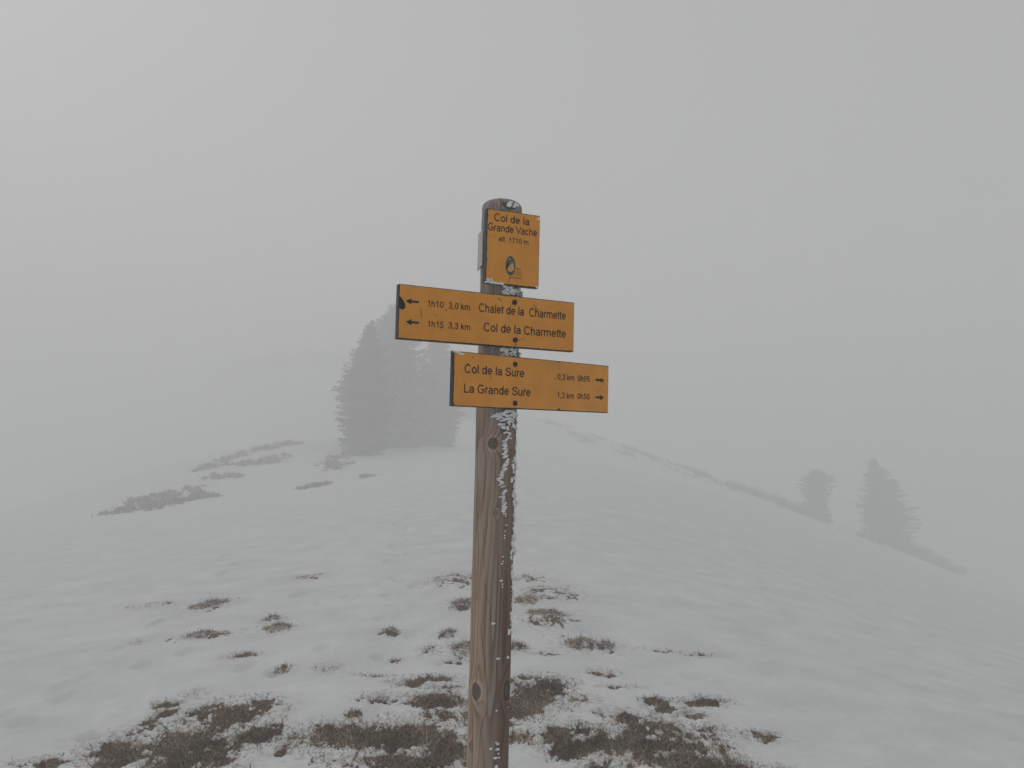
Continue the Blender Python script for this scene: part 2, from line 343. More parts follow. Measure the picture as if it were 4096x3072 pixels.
wood = material('weathered_wood', rough=.85, attr=True, spec=.15, bump=(220, .15, .001))
rime_mat = material('rime_ice', (.84, .86, .87), .6, noise=(60, .06), bump=(300, .3, .002))
dark_core = material('dark_laminate_edge', (.028, .028, .030), .55, noise=(40, .25))
amber = material('amber_laminate', (.72, .29, .030), .45, spec=.35, noise=(14, .08), bump=(160, .05, .0005))
ink = material('engraved_brown_black', (.030, .019, .016), .8, spec=.1)
black = material('black_bolt_cap', (.008, .008, .009), .5)
teal = material('emblem_teal', (.012, .12, .125), .6)
emb_dark = material('emblem_outline', (.015, .03, .035), .6)
emb_pale = material('emblem_buff', (.66, .32, .09), .6)
red_ink = material('red_brown_print', (.27, .075, .03), .7)
zinc = material('speckled_grey_metal', (.55, .51, .48), .8, noise=(150, .3))

CR = [([(-.95, .07), (-.985, -.02), (-.88, -.045), (-.87, -.07), (-.82, -.18), (-.88, -.22), (-.75, -.27), (-.69, -.345), (-.70, -.50)], .0011),
      ([(-.97, -.38), (-.93, -.46), (-.90, -.53), (-.88, -.61), (-.86, -.71), (-.95, -.731), (-.87, -.765), (-.75, -.82), (-.72, -.98)], .0015),
      ([(-.94, -.11), (-.96, -.22), (-.87, -.27), (-.8, -.33)], .0008),
      ([(-.50, -.28), (-.41, -.325), (-.40, -.41)], .0007), ([(-.50, -.55), (-.386, -.605), (-.249, -.662), (-.136, -.712), (-.05, -.769), (-.055, -.80), (-.21, -.818), (-.344, -.853), (-.375, -.917), (-.445, -.96), (-.46, -1.05)], .0007),
      ([(-.33, -.425), (-.244, -.48), (-.022, -.50), (-.02, -.56)], .0006), ([(-.05, .72), (-.03, .66), (-.02, .62)], .0016), ([(.3, .12), (.35, -.03), (.33, -.16)], .0006), ([(-.6, .07), (-.58, -.0), (-.6, -.07)], .0006)]
KN = [(-.115, -.0384, .0125, .013, 1), (.734, -.0666, .008, .012, .6), (.083, -.238, .007, .008, .5), (-.621, -.7474, .013, .019, 1), (.862, -.7474, .012, .022, 1.2), (-.83, -.906, .005, .009, .7), (.42, .672, .020, .014, 1.1)]

def wood_field(phi, z):
    """colour and depth of the pole surface; phi 0 faces the walker, z above eye level"""
    a = phi * RAD
    f = 3.4 * noise2(phi * 1.05 + 4.2, z * 1.15 + 3.1, 5) + .7 * noise2(phi * 2.3, z * 2.2, 6) + phi * 1.5
    kd = np.zeros_like(a); dark = np.zeros_like(a); halo = np.zeros_like(a)
    for (s, kz, ra, rz, st) in KN:
        ak = math.asin(s) * RAD
        d2 = ((a - ak) / ra) ** 2 + ((z - kz) / rz) ** 2
        f = f + st * 1.8 * np.exp(-d2 / 5) ; kd = np.maximum(kd, st * sstep(1.15, .75, d2)); 
        halo = np.maximum(halo, st * np.exp(-((np.sqrt(d2) - 1.55) / .28) ** 2))
        dark = np.maximum(dark, .7 * st * np.exp(-((np.sqrt(d2) - 1.15) / .18) ** 2))
    d2 = ((a + .586 * RAD) / .006) ** 2 + ((z + .687) / .018) ** 2     # the pale island above the lower knot
    f = f + .8 * np.exp(-d2 / 2)
    fr = np.mod(f * 1.05 + .04 * noise2(a * 900, z * 12, 8), 1.0)
    late = sstep(.35, .88, fr) * (1 - sstep(.95, 1.0, fr))             # the dark late wood, sharp on one side
    fib = noise2(a * 1500, z * 18, 11) + .6 * noise2(a * 500, z * 6, 12)
    blot = fbm(phi * 1.5, z * 3, 3, 13)
    wet = sstep(-.05, .75, np.sin(phi) + .25 * blot)                    # the windward side is dark and damp
    lo = np.array([.44, .325, .25]); gr = np.array([.335, .272, .232]); wt = np.array([.15, .10, .074])
    low = sstep(-.1, -.55, z)
    base = gr + (lo - gr) * (sstep(.1, -.7, np.sin(phi)) * (.25 + .75 * low))[..., None]
    base = base + (wt - base) * (wet * (.55 + .4 * low))[..., None]
    top = sstep(.35, .55, z); base = base + (np.array([.30, .285, .275]) - base) * (top * .8)[..., None]
    amp = .20 + .30 * sstep(-.4, .5, fbm(phi * 2.1 + 9, z * 2.3, 2, 23))
    val = (1 - amp * late) * (1 + .15 * fib) * (1 + .16 * blot)
    c = base * val[..., None]
    c = c * (1 + late[..., None] * np.array([.10, -.03, -.10]))
    kc = np.array([.13, .095, .075]) * (1 + .5 * fib[..., None])
    c = c + (kc - c) * np.clip(kd * .85, 0, 1)[..., None]
    c = c * (1 + .25 * halo - .35 * np.clip(kd, 0, 1) * sstep(.1, .3, noise2(a * 260, z * 160, 29)))[..., None]
    c = c * (1 - np.clip(dark, 0, .75))[..., None]
    dep = -.0007 * late + .0003 * fib - .0012 * kd
    for pts, w in CR:
        pts = sorted(pts, key=lambda p: p[1]); pz = [p[1] for p in pts]; pa = [math.asin(p[0]) * RAD for p in pts]
        ac = np.interp(z, pz, pa) + .0011 * noise2(z * 30, z * 0 + w * 1e4, 15)
        inside = sstep(pz[0] - .004, pz[0] + .02, z) * (1 - sstep(pz[-1] - .02, pz[-1] + .004, z))
        g = np.exp(-((a - ac) / w) ** 2) * inside * (.75 + .5 * noise2(z * 25, z * 0 + 3.3, 16))
        g = np.clip(g, 0, 1)
        c = c * (1 - .9 * g)[..., None]; dep = dep - .004 * g
    return np.clip(c, .008, .8), dep

def build_post():
    nA = 440
    zz = np.r_[np.linspace(-EYE + gz - .35, -1.0, 60, endpoint=False), np.arange(-1.0, ZT - .030, .0022)]
    dome = [(-.030, 1.0), (-.024, .985), (-.018, .95), (-.013, .88), (-.009, .78), (-.006, .66), (-.004, .5), (-.002, .3), (0, .08)]
    zs = np.r_[zz, [ZT + d[0] for d in dome]]; rs = np.r_[np.ones(len(zz)), [d[1] for d in dome]]
    ph = np.linspace(-np.pi, np.pi, nA, endpoint=False)
    PHI, Z = np.meshgrid(ph, zs); RS = np.repeat(rs[:, None], nA, 1)
    c, dep = wood_field(PHI, np.minimum(Z, ZT))
    rad = (RAD + dep + .0022 * noise2(PHI * 1.2, Z * 3.5, 19) + .0012 * noise2(PHI * 3, Z * 9, 20) + .002 * np.clip(-.7 - Z, 0, 1)) * RS
    X = PX + LEAN * Z + rad * np.sin(PHI); Y = PY - rad * np.cos(PHI)
    endg = RS < .97                                                      # end grain on the rounded top: faint rings
    g = .29 * (1 + .16 * np.sin((X + .02) * 900 + 3 * noise2(X * 60, Y * 60, 3)) + .25 * noise2(X * 300, Y * 300, 4)) 
    crk = np.clip(np.exp(-((X - (PX - .002 + .004 * noise2(Y * 60, Y * 0, 9))) / .0013) ** 2), 0, 1) * (Y < PY + .01)
    g = g * (1 - .85 * crk)
    c[endg] = np.stack([g, g * .985, g * .97], -1)[endg]
    V = np.stack([X, Y, Z], -1).reshape(-1, 3)
    V = np.vstack([V, [[PX + LEAN * ZT, PY, ZT + .0005]]]); C = np.vstack([c.reshape(-1, 3), [[.28, .28, .27]]])
    n = len(zs); i = np.arange(n - 1)[:, None] * nA; j = np.arange(nA)[None]; j2 = (j + 1) % nA
    Q = np.stack([i + j, i + j2, i + nA + j2, i + nA + j], -1).reshape(-1, 4)
    last = (n - 1) * nA; cap = np.stack([last + np.arange(0, nA, 2), last + np.arange(1, nA, 2), last + np.arange(2, nA + 1, 2) % nA + np.where(np.arange(2, nA + 1, 2) == nA, 0, 0), np.full(nA // 2, len(V) - 1)], 1)
    cap[-1, 2] = last
    return mesh('post', W2L(V), np.vstack([Q, cap]), wood, signpost, col=C, smooth=True)
build_post()

# ---- rime: small feathery plates frozen on to the windward edge
def blob(c, ax, seed):
    """lumpy ellipsoid; ax = three half-axis vectors"""
    r = np.random.default_rng(seed); nu, nv = 8, 5
    V = [c + ax[2]]
    for i in range(1, nv):
        t = math.pi * i / nv
        for j in range(nu):
            p = 2 * math.pi * j / nu; k = r.uniform(.72, 1.2)
            V.append(c + k * (ax[0] * math.sin(t) * math.cos(p) + ax[1] * math.sin(t) * math.sin(p)) + ax[2] * math.cos(t) * r.uniform(.85, 1.1))
    V.append(c - ax[2])
    F = [(0, 1 + j, 1 + (j + 1) % nu) for j in range(nu)]
    for i in range(nv - 2):
        F += [(1 + i * nu + j, 1 + (i + 1) * nu + j, 1 + (i + 1) * nu + (j + 1) % nu, 1 + i * nu + (j + 1) % nu) for j in range(nu)]
    b = 1 + (nv - 2) * nu; F += [(b + j, len(V) - 1, b + (j + 1) % nu) for j in range(nu)]
    return V, F

class Frost:
    def __init__(s): s.V = []; s.F = []; s.k = 0
    def add(s, c, ax):
        s.k += 1; V, F = blob(np.asarray(c, float), [np.asarray(a, float) for a in ax], s.k * 7 + 1)
        o = len(s.V); s.V += V; s.F += [tuple(o + i for i in f) for f in F]
    def build(s, parent, conv=lambda v: v):
        return mesh('rime', conv(np.array(s.V)), s.F, rime_mat, parent, smooth=True)

def on_post(s, z):
    s_ = max(-.995, min(.995, s)); p = math.asin(s_)
    n = np.array([math.sin(p), -math.cos(p), 0]); tgt = np.array([math.cos(p), math.sin(p), 0])
    c = np.array([PX + LEAN * z, PY, z]) + n * (RAD + max(0, abs(s) - .995) * .05)
    return c, n, tgt
UP = np.array([0, 0, 1.0])
FEATHER = [(.455, -.0384), (.49, -.0541), (.444, -.0682), (.585, -.0853), (.539, -.0978), (.466, -.1103), (.34, -.1227), (.296, -.1383), (.327, -.1477), (.385, -.1586), (.549, -.1695), (.426, -.1851), (.406, -.1976), (.491, -.21), (.524, -.2224), (.453, -.2379), (.563, -.2472), (.602, -.2735), (.558, -.2905), (.537, -.3029), (.541, -.3106), (.488, -.3631), (.495, -.3769), (.446, -.3831)]
FEATHER_TOP = [(.018, .0417), (.228, .0433), (.385, .0464), (.6, .0401), (.812, .0386), (.392, .0339), (.658, .0307), (.916, .0433), (.321, .0166), (.459, .0056), (.717, .0182), (.872, .0244), (.88, .0087), (.548, -.0133), (.581, -.0258)]
EDGE = [(.987, -.0447), (.926, -.0806), (.983, -.0884), (.829, -.0978), (1.045, -.1056), (.865, -.1165), (.946, -.1399), (.812, -.1461), (.941, -.1602), (.922, -.1757), (.902, -.1882), (.987, -.1976), (1.11, -.2116), (.943, -.2147), (1.002, -.2286), (.984, -.2472), (.977, -.2657), (.975, -.2843), (.973, -.3029), (1.051, -.3121), (.935, -.3121), (.916, -.3276), (.908, -.3431), (1.057, -.3493), (.877, -.3555), (1.063, -.3616), (.885, -.3739), (.904, -.3923), (.927, -.4076), (.943, -.4199), (.918, -.4128), (.939, -.4345), (1.036, -.476), (.989, -.5084), (.939, -.5334), (.963, -.5477), (.973, -.5853), (.867, -.5782)]
SPOTS = [(.449, -.4319), (.502, -.4417), (.506, -.45), (.125, -.552), (.381, -.7971), (.922, -.7981), (.155, -.9017), (.404, -.8851), (.478, -.8904), (.484, -.9052), (.374, -.9281), (.558, -.9291), (.53, -.9182), (.445, -.9591), (.468, -.9714), (.383, -.6515), (.857, -.6543)]
def post_rime():
    fr = Frost(); r = np.random.default_rng(3)
    def feather(s, z, ln, th):
        c, n, tg = on_post(s, z); tilt = r.uniform(-.15, .5)
        d = -tg * math.cos(tilt) - UP * math.sin(tilt) * .8 + n * .35; d /= np.linalg.norm(d)
        u = np.cross(d, n); u /= np.linalg.norm(u)
        fr.add(c + n * .002, [d * ln, n * th * 1.3, u * th])
    # the long broken column of feathers
    zs = [p[1] for p in FEATHER][::-1]; ss = [p[0] for p in FEATHER][::-1]
    z = -.03
    while z > -.245:
        if not (-.172 < z < -.163):
            s = np.interp(z, zs, ss); th = r.uniform(.0018, .0034)
            feather(s + r.uniform(-.07, .05), z, r.uniform(.007, .0145), th)
            if r.random() < .5: feather(s + .06, z + r.uniform(-.002, .002), r.uniform(.002, .005), th * .9)
        z -= r.uniform(.0038, .0068)
    for s, z in FEATHER[16:]: feather(s, z, r.uniform(.003, .006), .002)
    fr.build(signpost, W2L); fr = Frost()
    for s, z in FEATHER_TOP:
        for k in range(4): feather(min(.98, s + r.uniform(-.12, .12)), z + r.uniform(-.008, .008), r.uniform(.006, .014), r.uniform(.002, .004))
    for s, z in FEATHER_TOP[:5] + [(.5, .052), (.7, .052), (.9, .05)]:
        for k in range(5): feather(min(.98, s + r.uniform(-.08, .1)), z + r.uniform(-.002, .008), r.uniform(.006, .012), r.uniform(.002, .004))
    fr.build(signpost, W2L); fr = Frost()
    for s, z in EDGE:
        for k in range(5):
            c, n, tg = on_post(s + r.uniform(-.03, .03), z + r.uniform(-.008, .008)); q = r.uniform(.0017, .0042)
            fr.add(c + n * q * .5, [n * q * 1.2, tg * q, UP * q * r.uniform(.8, 1.6)])
    for z in np.arange(.06, -.6, -.012):
        if r.random() < .5:
            c, n, tg = on_post(r.uniform(.93, .995), z); q = r.uniform(.001, .0026); fr.add(c, [n * q, tg * q, UP * q * 1.5])
    fr.build(signpost, W2L); fr = Frost()
    for s, z in SPOTS:
        c, n, tg = on_post(s, z); q = r.uniform(.0022, .0045); fr.add(c, [tg * q * 1.6, n * q, UP * q * r.uniform(.7, 1)])
    for s, z in [(.45, -.9565), (.455, -.963), (.46, -.969), (.47, -.975), (.475, -.981), (.44, -.952)]:
        c, n, tg = on_post(s, z); fr.add(c, [tg * .005, n * .003, UP * .0045])
    # thick cushions between the boards
    for z0, z1, s0 in ((.398, .425, .18), (.216, .242, .16)):
        fr.build(signpost, W2L); fr = Frost()
        for k in range(75):
            s = r.uniform(s0, 1.03) ; zz = r.uniform(z0, z1); gap = .5 + .5 * math.sin(s * 9)
            c, n, tg = on_post(s, zz); q = r.uniform(.0026, .006)
            d = -tg * .9 + n * .5 + UP * r.uniform(-.4, .3); d /= np.linalg.norm(d); u = np.cross(d, n); u /= np.linalg.norm(u)
            fr.add(c + n * .003, [d * q * 1.8, n * q * .9, u * q * .55])
    fr.build(signpost, W2L); fr = Frost()
    for k in range(22):     # the fringe under the crown of the post
        s = r.uniform(.3, .8); c, n, tg = on_post(s, .668 + r.uniform(-.006, .008)); q = r.uniform(.002, .005)
        fr.add(c + n * .001, [tg * q * 1.5, n * q * .7, UP * q * .8])
    fr.build(signpost, W2L)
post_rime()

# the little metal plate on the left flank of the post
def side_plate():
    p = R_(-77); n = np.array([math.sin(p), -math.cos(p), 0]); tg = np.array([math.cos(p), math.sin(p), 0])
    V, F = [], []
    zt, zb = .5968, .4834; c0 = np.array([PX + LEAN * .54, PY, 0])
    for d in (RAD + .0012, RAD + .0042):
        for (u, z) in ((-.036, zb), (.036, zb + .004), (.036, zt - .002), (-.036, zt), ): V.append(c0 + n * d + tg * u + UP * z)
    F = [(0, 1, 2, 3), (7, 6, 5, 4), (0, 4, 5, 1), (1, 5, 6, 2), (2, 6, 7, 3), (3, 7, 4, 0)]
    tag(mesh('side_plate', W2L(np.array(V)), F, zinc, signpost), 'small pale speckled metal plate on the left flank of the post')
side_plate()

# ---- lettering: a plain grotesque drawn as strokes (cap height 1)
def arc(cx, cy, rx, ry, a0, a1, n=18):
    return [(cx + rx * math.cos(R_(a0 + (a1 - a0) * i / n)), cy + ry * math.sin(R_(a0 + (a1 - a0) * i / n))) for i in range(n + 1)]
def crv(pts, n=6):
    P = [pts[0]] + list(pts) + [pts[-1]]; out = []
    for i in range(1, len(P) - 2):
        p0, p1, p2, p3 = P[i - 1:i + 3]
        for k in range(n):
            t = k / n
            out.append(tuple(.5 * (2 * p1[d] + (p2[d] - p0[d]) * t + (2 * p0[d] - 5 * p1[d] + 4 * p2[d] - p3[d]) * t * t + (3 * p1[d] - p0[d] - 3 * p2[d] + p3[d]) * t ** 3) for d in (0, 1)))
    return out + [tuple(pts[-1])]
XH = .735
E_ = [[(.13, .37)] + [(.655, .37)] + arc(.388, .368, .267, .31, 1, 318, 26)]
BOWL = arc(.36, .368, .25, .31, 0, 360, 28)
G_ = {
 'o': (.777, [arc(.388, .368, .268, .31, 0, 360, 30)]), 'd': (.777, [BOWL, [(.645, 0), (.645, 1)]]),
 'a': (.777, [arc(.37, .51, .235, .167, 165, 0) + [(.605, .16), (.655, 0)], [(.605, .425), (.33, .385)] + arc(.30, .215, .19, .162, 100, 270, 12) + arc(.33, .30, .275, .247, 270, 350, 8)]),
 'c': (.698, [arc(.37, .368, .255, .31, 42, 318, 24)]), 'e': (.777, E_),
 'é': (.777, E_ + [[(.36, .84), (.50, 1.0)]]),
 'h': (.777, [[(.14, 0), (.14, 1)], [(.14, .40)] + arc(.375, .45, .235, .225, 165, 0, 12) + [(.61, 0)]]),
 'n': (.777, [[(.14, 0), (.14, XH)], [(.14, .40)] + arc(.375, .45, .235, .225, 165, 0, 12) + [(.61, 0)]]),
 'm': (1.163, [[(.14, 0), (.14, XH)], [(.14, .42)] + arc(.36, .465, .22, .21, 165, 0, 12) + [(.58, 0)], [(.58, .42)] + arc(.80, .465, .22, .21, 165, 0, 12) + [(1.02, 0)]]),
 'r': (.465, [[(.14, 0), (.14, XH)], [(.14, .38)] + arc(.36, .44, .22, .235, 165, 72, 10)]),
 't': (.388, [[(.18, .94), (.18, .19)] + arc(.30, .17, .12, .115, 180, 275, 8), [(.03, .68), (.365, .68)]]),
 'u': (.777, [[(.61, XH), (.61, 0)], [(.14, XH), (.14, .28)] + arc(.375, .28, .235, .225, 180, 345, 12)]),
 'l': (.31, [[(.155, 0), (.155, 1)]]), 'i': (.31, [[(.155, 0), (.155, XH)], [(.155, .87), (.155, 1)]]),
 'k': (.698, [[(.14, 0), (.14, 1)], [(.15, .26), (.56, .735)], [(.30, .43), (.63, 0)]]),
 'g': (.777, [BOWL, [(.645, XH), (.645, -.04)] + arc(.385, -.05, .26, .18, 0, -155, 14)]),
 'C': (1.008, [arc(.515, .5, .40, .455, 40, 320, 30)]),
 'G': (1.087, [arc(.54, .5, .43, .455, 42, 318, 30) + [(.93, .21), (.93, .45), (.56, .45)]]),
 'V': (.93, [[(.03, 1), (.465, .05), (.90, 1)]]),
 'S': (.93, [crv([(.80, .73), (.67, .90), (.45, .945), (.23, .88), (.155, .745), (.24, .61), (.47, .525), (.72, .42), (.80, .275), (.70, .12), (.47, .055), (.22, .12), (.115, .30)])]),
 's': (.698, [crv([(.58, .54), (.48, .65), (.33, .68), (.18, .63), (.14, .53), (.22, .43), (.36, .38), (.53, .31), (.585, .20), (.50, .09), (.34, .055), (.18, .09), (.10, .22)])]),
 'L': (.777, [[(.17, 1), (.17, .06), (.73, .06)]]),
 'P': (.93, [[(.17, 0), (.17, 1)], [(.17, .94), (.56, .94)] + arc(.56, .71, .25, .23, 90, -90, 12) + [(.17, .48)]]),
 '0': (.777, [arc(.388, .49, .268, .44, 0, 360, 30)]), '1': (.777, [[(.46, 0), (.46, .99)], [(.46, .93), (.34, .80), (.17, .72)]]),
 '2': (.777, [crv([(.11, .70), (.18, .87), (.39, .945), (.60, .86), (.65, .70), (.54, .48), (.30, .26), (.13, .06)]) + [(.67, .06)]]),
 '3': (.777, [crv([(.12, .74), (.20, .89), (.38, .945), (.56, .88), (.60, .73), (.52, .58), (.32, .535)]), crv([(.32, .535), (.54, .50), (.645, .30), (.57, .12), (.38, .045), (.19, .11), (.11, .27)])]),
 '5': (.777, [[(.63, .93), (.23, .93), (.16, .49)], crv([(.16, .48), (.37, .59), (.57, .50), (.645, .32), (.57, .13), (.37, .05), (.19, .12), (.11, .26)])]),
 '7': (.777, [[(.09, .93), (.67, .93)], crv([(.66, .91), (.47, .62), (.35, .32), (.30, 0)])]),
 ',': (.388, [[(.19, .12), (.19, .02), (.13, -.17)]]), '.': (.388, [[(.19, 0), (.19, .125)]]), ' ': (.388, []),
}
def ribbon(P, w):
    P = np.asarray(P, float); closed = len(P) > 3 and np.allclose(P[0], P[-1])
    if closed: P = P[:-1]
    n = len(P); V = []
    for i in range(n):
        a = P[i] - P[i - 1] if (i > 0 or closed) else P[1] - P[0]
        b = P[(i + 1) % n] - P[i] if (i < n - 1 or closed) else P[-1] - P[-2]
        a = a / (np.linalg.norm(a) + 1e-9); b = b / (np.linalg.norm(b) + 1e-9)
        na = np.array([-a[1], a[0]]); nb = np.array([-b[1], b[0]]); m = na + nb; m /= np.linalg.norm(m) + 1e-9
        k = min(1.6, 1 / max(.3, m @ na)); V += [P[i] + m * w * .5 * k, P[i] - m * w * .5 * k]
    F = [(2 * i, 2 * i + 1, 2 * i + 3, 2 * i + 2) for i in range(n - 1)]
    if closed: F.append((2 * n - 2, 2 * n - 1, 1, 0))
    return V, F

FRONT = -.0010
def lettering(parent, text, s0, s1, zb, cap, mat=None, weight=.148):
    V, F, x, lay = [], [], 0.0, 0
    for ch in text:
        adv, strokes = G_[ch]
        for st in strokes:
            v, f = ribbon([(x + p[0], p[1]) for p in st], weight); o = len(V); lay += 1
            V += [(p[0], FRONT - .00004 * (lay % 4), p[1]) for p in v]; F += [tuple(o + i for i in q) for q in f]
        x += adv
    V = np.array(V); lo, hi = V[:, 0].min(), V[:, 0].max()
    V[:, 0] = s0 + (V[:, 0] - lo) / (hi - lo) * (s1 - s0); V[:, 2] = zb + V[:, 2] * cap
    return mesh('lettering', V, F, mat or ink, parent)

def flat(name, parent, polys, mat, y=FRONT, mats=None):
    V, F, mi = [], [], []
    for k, P in enumerate(polys):
        o = len(V); V += [(p[0], y - .00003 * (k % 5), p[1]) for p in P]; F.append(tuple(range(o, o + len(P)))); mi.append(mats[k] if mats else 0)
    return mesh(name, V, F, mat, parent, midx=mi)

def scratches(lst, seed):
    r = np.random.default_rng(seed); polys = []
    for P in lst:
        P = np.array(P, float); w = r.uniform(.0010, .0020) * (1.15 if len(P) > 2 else 1)
        d = np.linalg.norm(P[-1] - P[0]); L, Rr = [], []
        fine = [P[0]]
        for i in range(len(P) - 1):
            for t in (.33, .66, 1): fine.append(P[i] + (P[i + 1] - P[i]) * t + r.normal(0, .0004, 2))
        for i, p in enumerate(fine):
            q = fine[min(i + 1, len(fine) - 1)] - fine[max(i - 1, 0)]; q = q / (np.linalg.norm(q) + 1e-9); nn = np.array([-q[1], q[0]])
            ww = w * r.uniform(.5, 1.1) * (.45 if i in (0, len(fine) - 1) else 1); L.append(p + nn * ww * .5); Rr.append(p - nn * ww * .5)
        polys.append(L + Rr[::-1])
    return polys

def board(name, label, yaw, a, b, zt, zb, seed, marks, T, extra=[], bevel=.0022):
    FW = .015
    """a sign board; local x along the face, local y into the post, local z up from the top edge"""
    th = R_(yaw); zc = (zt + zb) / 2; n = np.array([math.sin(th), -math.cos(th), 0])
    o = np.array([PX + LEAN * zc, PY, zt]) + n * (RAD + FW)
    H = zt - zb; r = np.random.default_rng(seed)
    X = [(a + bevel, 0, -bevel), (b - bevel, 0, -bevel), (b - bevel, 0, -H + bevel), (a + bevel, 0, -H + bevel)]
    M = [(a, bevel * .8, 0), (b, bevel * .8, 0), (b, bevel * .8, -H), (a, bevel * .8, -H)]
    B = [(a, T - .0006, 0), (b, T - .0006, 0), (b, T - .0006, -H), (a, T - .0006, -H)]
    V = X + M + B
    F = [(3, 2, 1, 0), (8, 9, 10, 11)]
    for l in (0, 4): F += [(l + i, l + (i + 1) % 4, l + 4 + (i + 1) % 4, l + 4 + i) for i in range(4)]
    ob = mesh(name, V, F, dark_core, signpost)
    tag(ob, label)
    ob.location = W2L(o); ob.rotation_euler = (0, 0, th)
    # amber face, its rim worn back to the dark core here and there
    per = []
    w, h = b - a, H; step = .003
    def inset(k): 
        t = k * step
        base = .0022 + .0004 * r.normal() + .0006 * max(0, float(noise2(t * 60, seed * 1.7, 3)))
        chip = float(noise2(t * 38, seed * 3.1, 4))
        return max(.0012, base + (.0028 * (chip - .42) * 10 if chip > .42 else 0))
    k = 0
    for i in range(int(w / step)): per.append((a + i * step + .002, -inset(k))); k += 1
    for i in range(int(h / step)): per.append((b - inset(k), -i * step - .002)); k += 1
    for i in range(int(w / step)): per.append((b - i * step - .002, -h + inset(k) * 1.2)); k += 1
    for i in range(int(h / step)): per.append((a + inset(k), -h + i * step + .002)); k += 1
    Vf = [(a + w / 2, -.0004, -h / 2)] + [(min(max(x, a + .001), b - .001), -.0004, min(max(z, -h + .001), -.001)) for x, z in per]
    Ff = [(0, 1 + (i + 1) % len(per), 1 + i) for i in range(len(per))]
    for P in scratches(marks, seed) + extra:
        q = len(Vf); yy = FRONT - .0003 - .00003 * (q % 5); Vf += [(float(p[0]), yy, float(p[1])) for p in P]; Ff.append(tuple(range(q, q + len(P))))
    mesh('face', Vf, Ff, [amber, ink], ob, midx=[0] * len(per) + [1] * (len(Ff) - len(per)))
    return ob

def bolt(parent, x, z, rad=.0076):
    V, F = [], []; k = 20
    for (y, q) in ((0.0, 1.0), (-.0028, 1.0), (-.0042, .85), (-.005, .5)):
        V += [(x + rad * q * math.cos(6.2832 * i / k), y - .0004, z + rad * q * math.sin(6.2832 * i / k)) for i in range(k)]
    V.append((x, -.0056, z)); 
    for l in range(3): F += [(l * k + i, l * k + (i + 1) % k, (l + 1) * k + (i + 1) % k, (l + 1) * k + i) for i in range(k)]
    F += [(3 * k + i, 3 * k + (i + 1) % k, len(V) - 1) for i in range(k)]
    mesh('bolt', V, F, black, parent, smooth=True)

def arrow(parent, tip, tail, z, hb, hh, sh):
    flat('arrow', parent, [[(tip, z), (hb, z + hh), (hb, z - hh)], [(hb, z + sh), (tail, z + sh), (tail, z - sh), (hb, z - sh)]], ink)

def board_rime(parent, spots, seed):
    fr = Frost(); r = np.random.default_rng(seed)
    for (x, z, dx, dz, n, q) in spots:
        for k in range(n):
            t = r.random(); c = np.array([x + dx * t + r.normal(0, .0015), r.uniform(-.003, .001), z + dz * t + r.normal(0, .0012)])
            an = r.uniform(-.5, .9); d = np.array([math.cos(an), -.25, math.sin(an)]); u = np.array([-math.sin(an), 0, math.cos(an)])
            fr.add(c, [d * q * r.uniform(.8, 1.9), np.array([0, -q * .5, 0]), u * q * r.uniform(.3, .6)])
    fr.build(parent)

# top board
b1 = board('name_board', 'small upright amber board naming the pass, at the top of the post', 23.784, -.0773, .0934, .6435, .4247, 11, S1, .022)
lettering(b1, 'Col de la', -.0556, .058, -.0343, .0222)
lettering(b1, 'Grande Vache', -.0742, .0838, -.064, .0218)
lettering(b1, 'alt. 1710 m', -.040, .056, -.0924, .0148)
def emblem(p):
    cx, cz, rx, rz = -.0003, -.1611, .0154, .0283
    ov = lambda k: [(cx + rx * k * math.cos(t), cz + rz * k * math.sin(t)) for t in np.linspace(0, 2 * np.pi, 40, endpoint=False)]
    px = lambda pts: [(cx + (x - 755) / 75 * rx, cz - ((y - (x - 755) * .09) - 1197) / 150 * rz) for x, y in pts]
    owl = px([(757, 1140), (768, 1146), (795, 1144), (805, 1136), (808, 1165), (806, 1205), (814, 1240), (802, 1275), (775, 1290), (735, 1305), (702, 1272), (700, 1258), (716, 1232), (738, 1196), (752, 1172)])
    star = px([(735 + (26 if i % 2 == 0 else 9) * math.cos(i * math.pi / 7) , 1095 + (22 if i % 2 == 0 else 8) * math.sin(i * math.pi / 7)) for i in range(14)])
    ridge = px([(690, 1190), (712, 1150), (728, 1165), (740, 1150), (752, 1172), (738, 1196), (716, 1232), (700, 1258), (688, 1235)])
    eyes = [px([(x - 8, 1152), (x + 8, 1152), (x + 8, 1172), (x - 8, 1172)]) for x in (771, 795)]
    grass = [px([(x, y + 26), (x + 7 + dx, y), (x + 13, y + 26)]) for x, y, dx in ((696, 1240, 8), (706, 1258, 6), (716, 1275, 6), (728, 1285, 4), (742, 1292, 3), (757, 1290, 6), (772, 1284, 8), (788, 1272, 8))]
    polys = [ov(1.0), ov(.91), ridge, owl, star] + eyes + grass
    V, F, mi = [], [], []
    for k, P in enumerate(polys):
        o = len(V); y = FRONT - .00012 * (min(k, 3) + (1 if k > 3 else 0)); V += [(q[0], y, q[1]) for q in P]; F.append(tuple(range(o, o + len(P))))
        mi.append([1, 0, 1, 2, 2][k] if k < 5 else 1)
    mesh('emblem', V, F, [teal, emb_dark, emb_pale], p, midx=mi)
emblem(b1)
lettering(b1, 'Parc', .0176, .0338, -.1714, .0073, red_ink, .12)
lettering(b1, 'naturel', .0150, .0350, -.1796, .0060, red_ink, .12)
lettering(b1, 'régional', .0118, .0352, -.1872, .0058, red_ink, .12)
lettering(b1, 'de Chartreuse', -.0038, .0355, -.198, .0062, red_ink, .14)
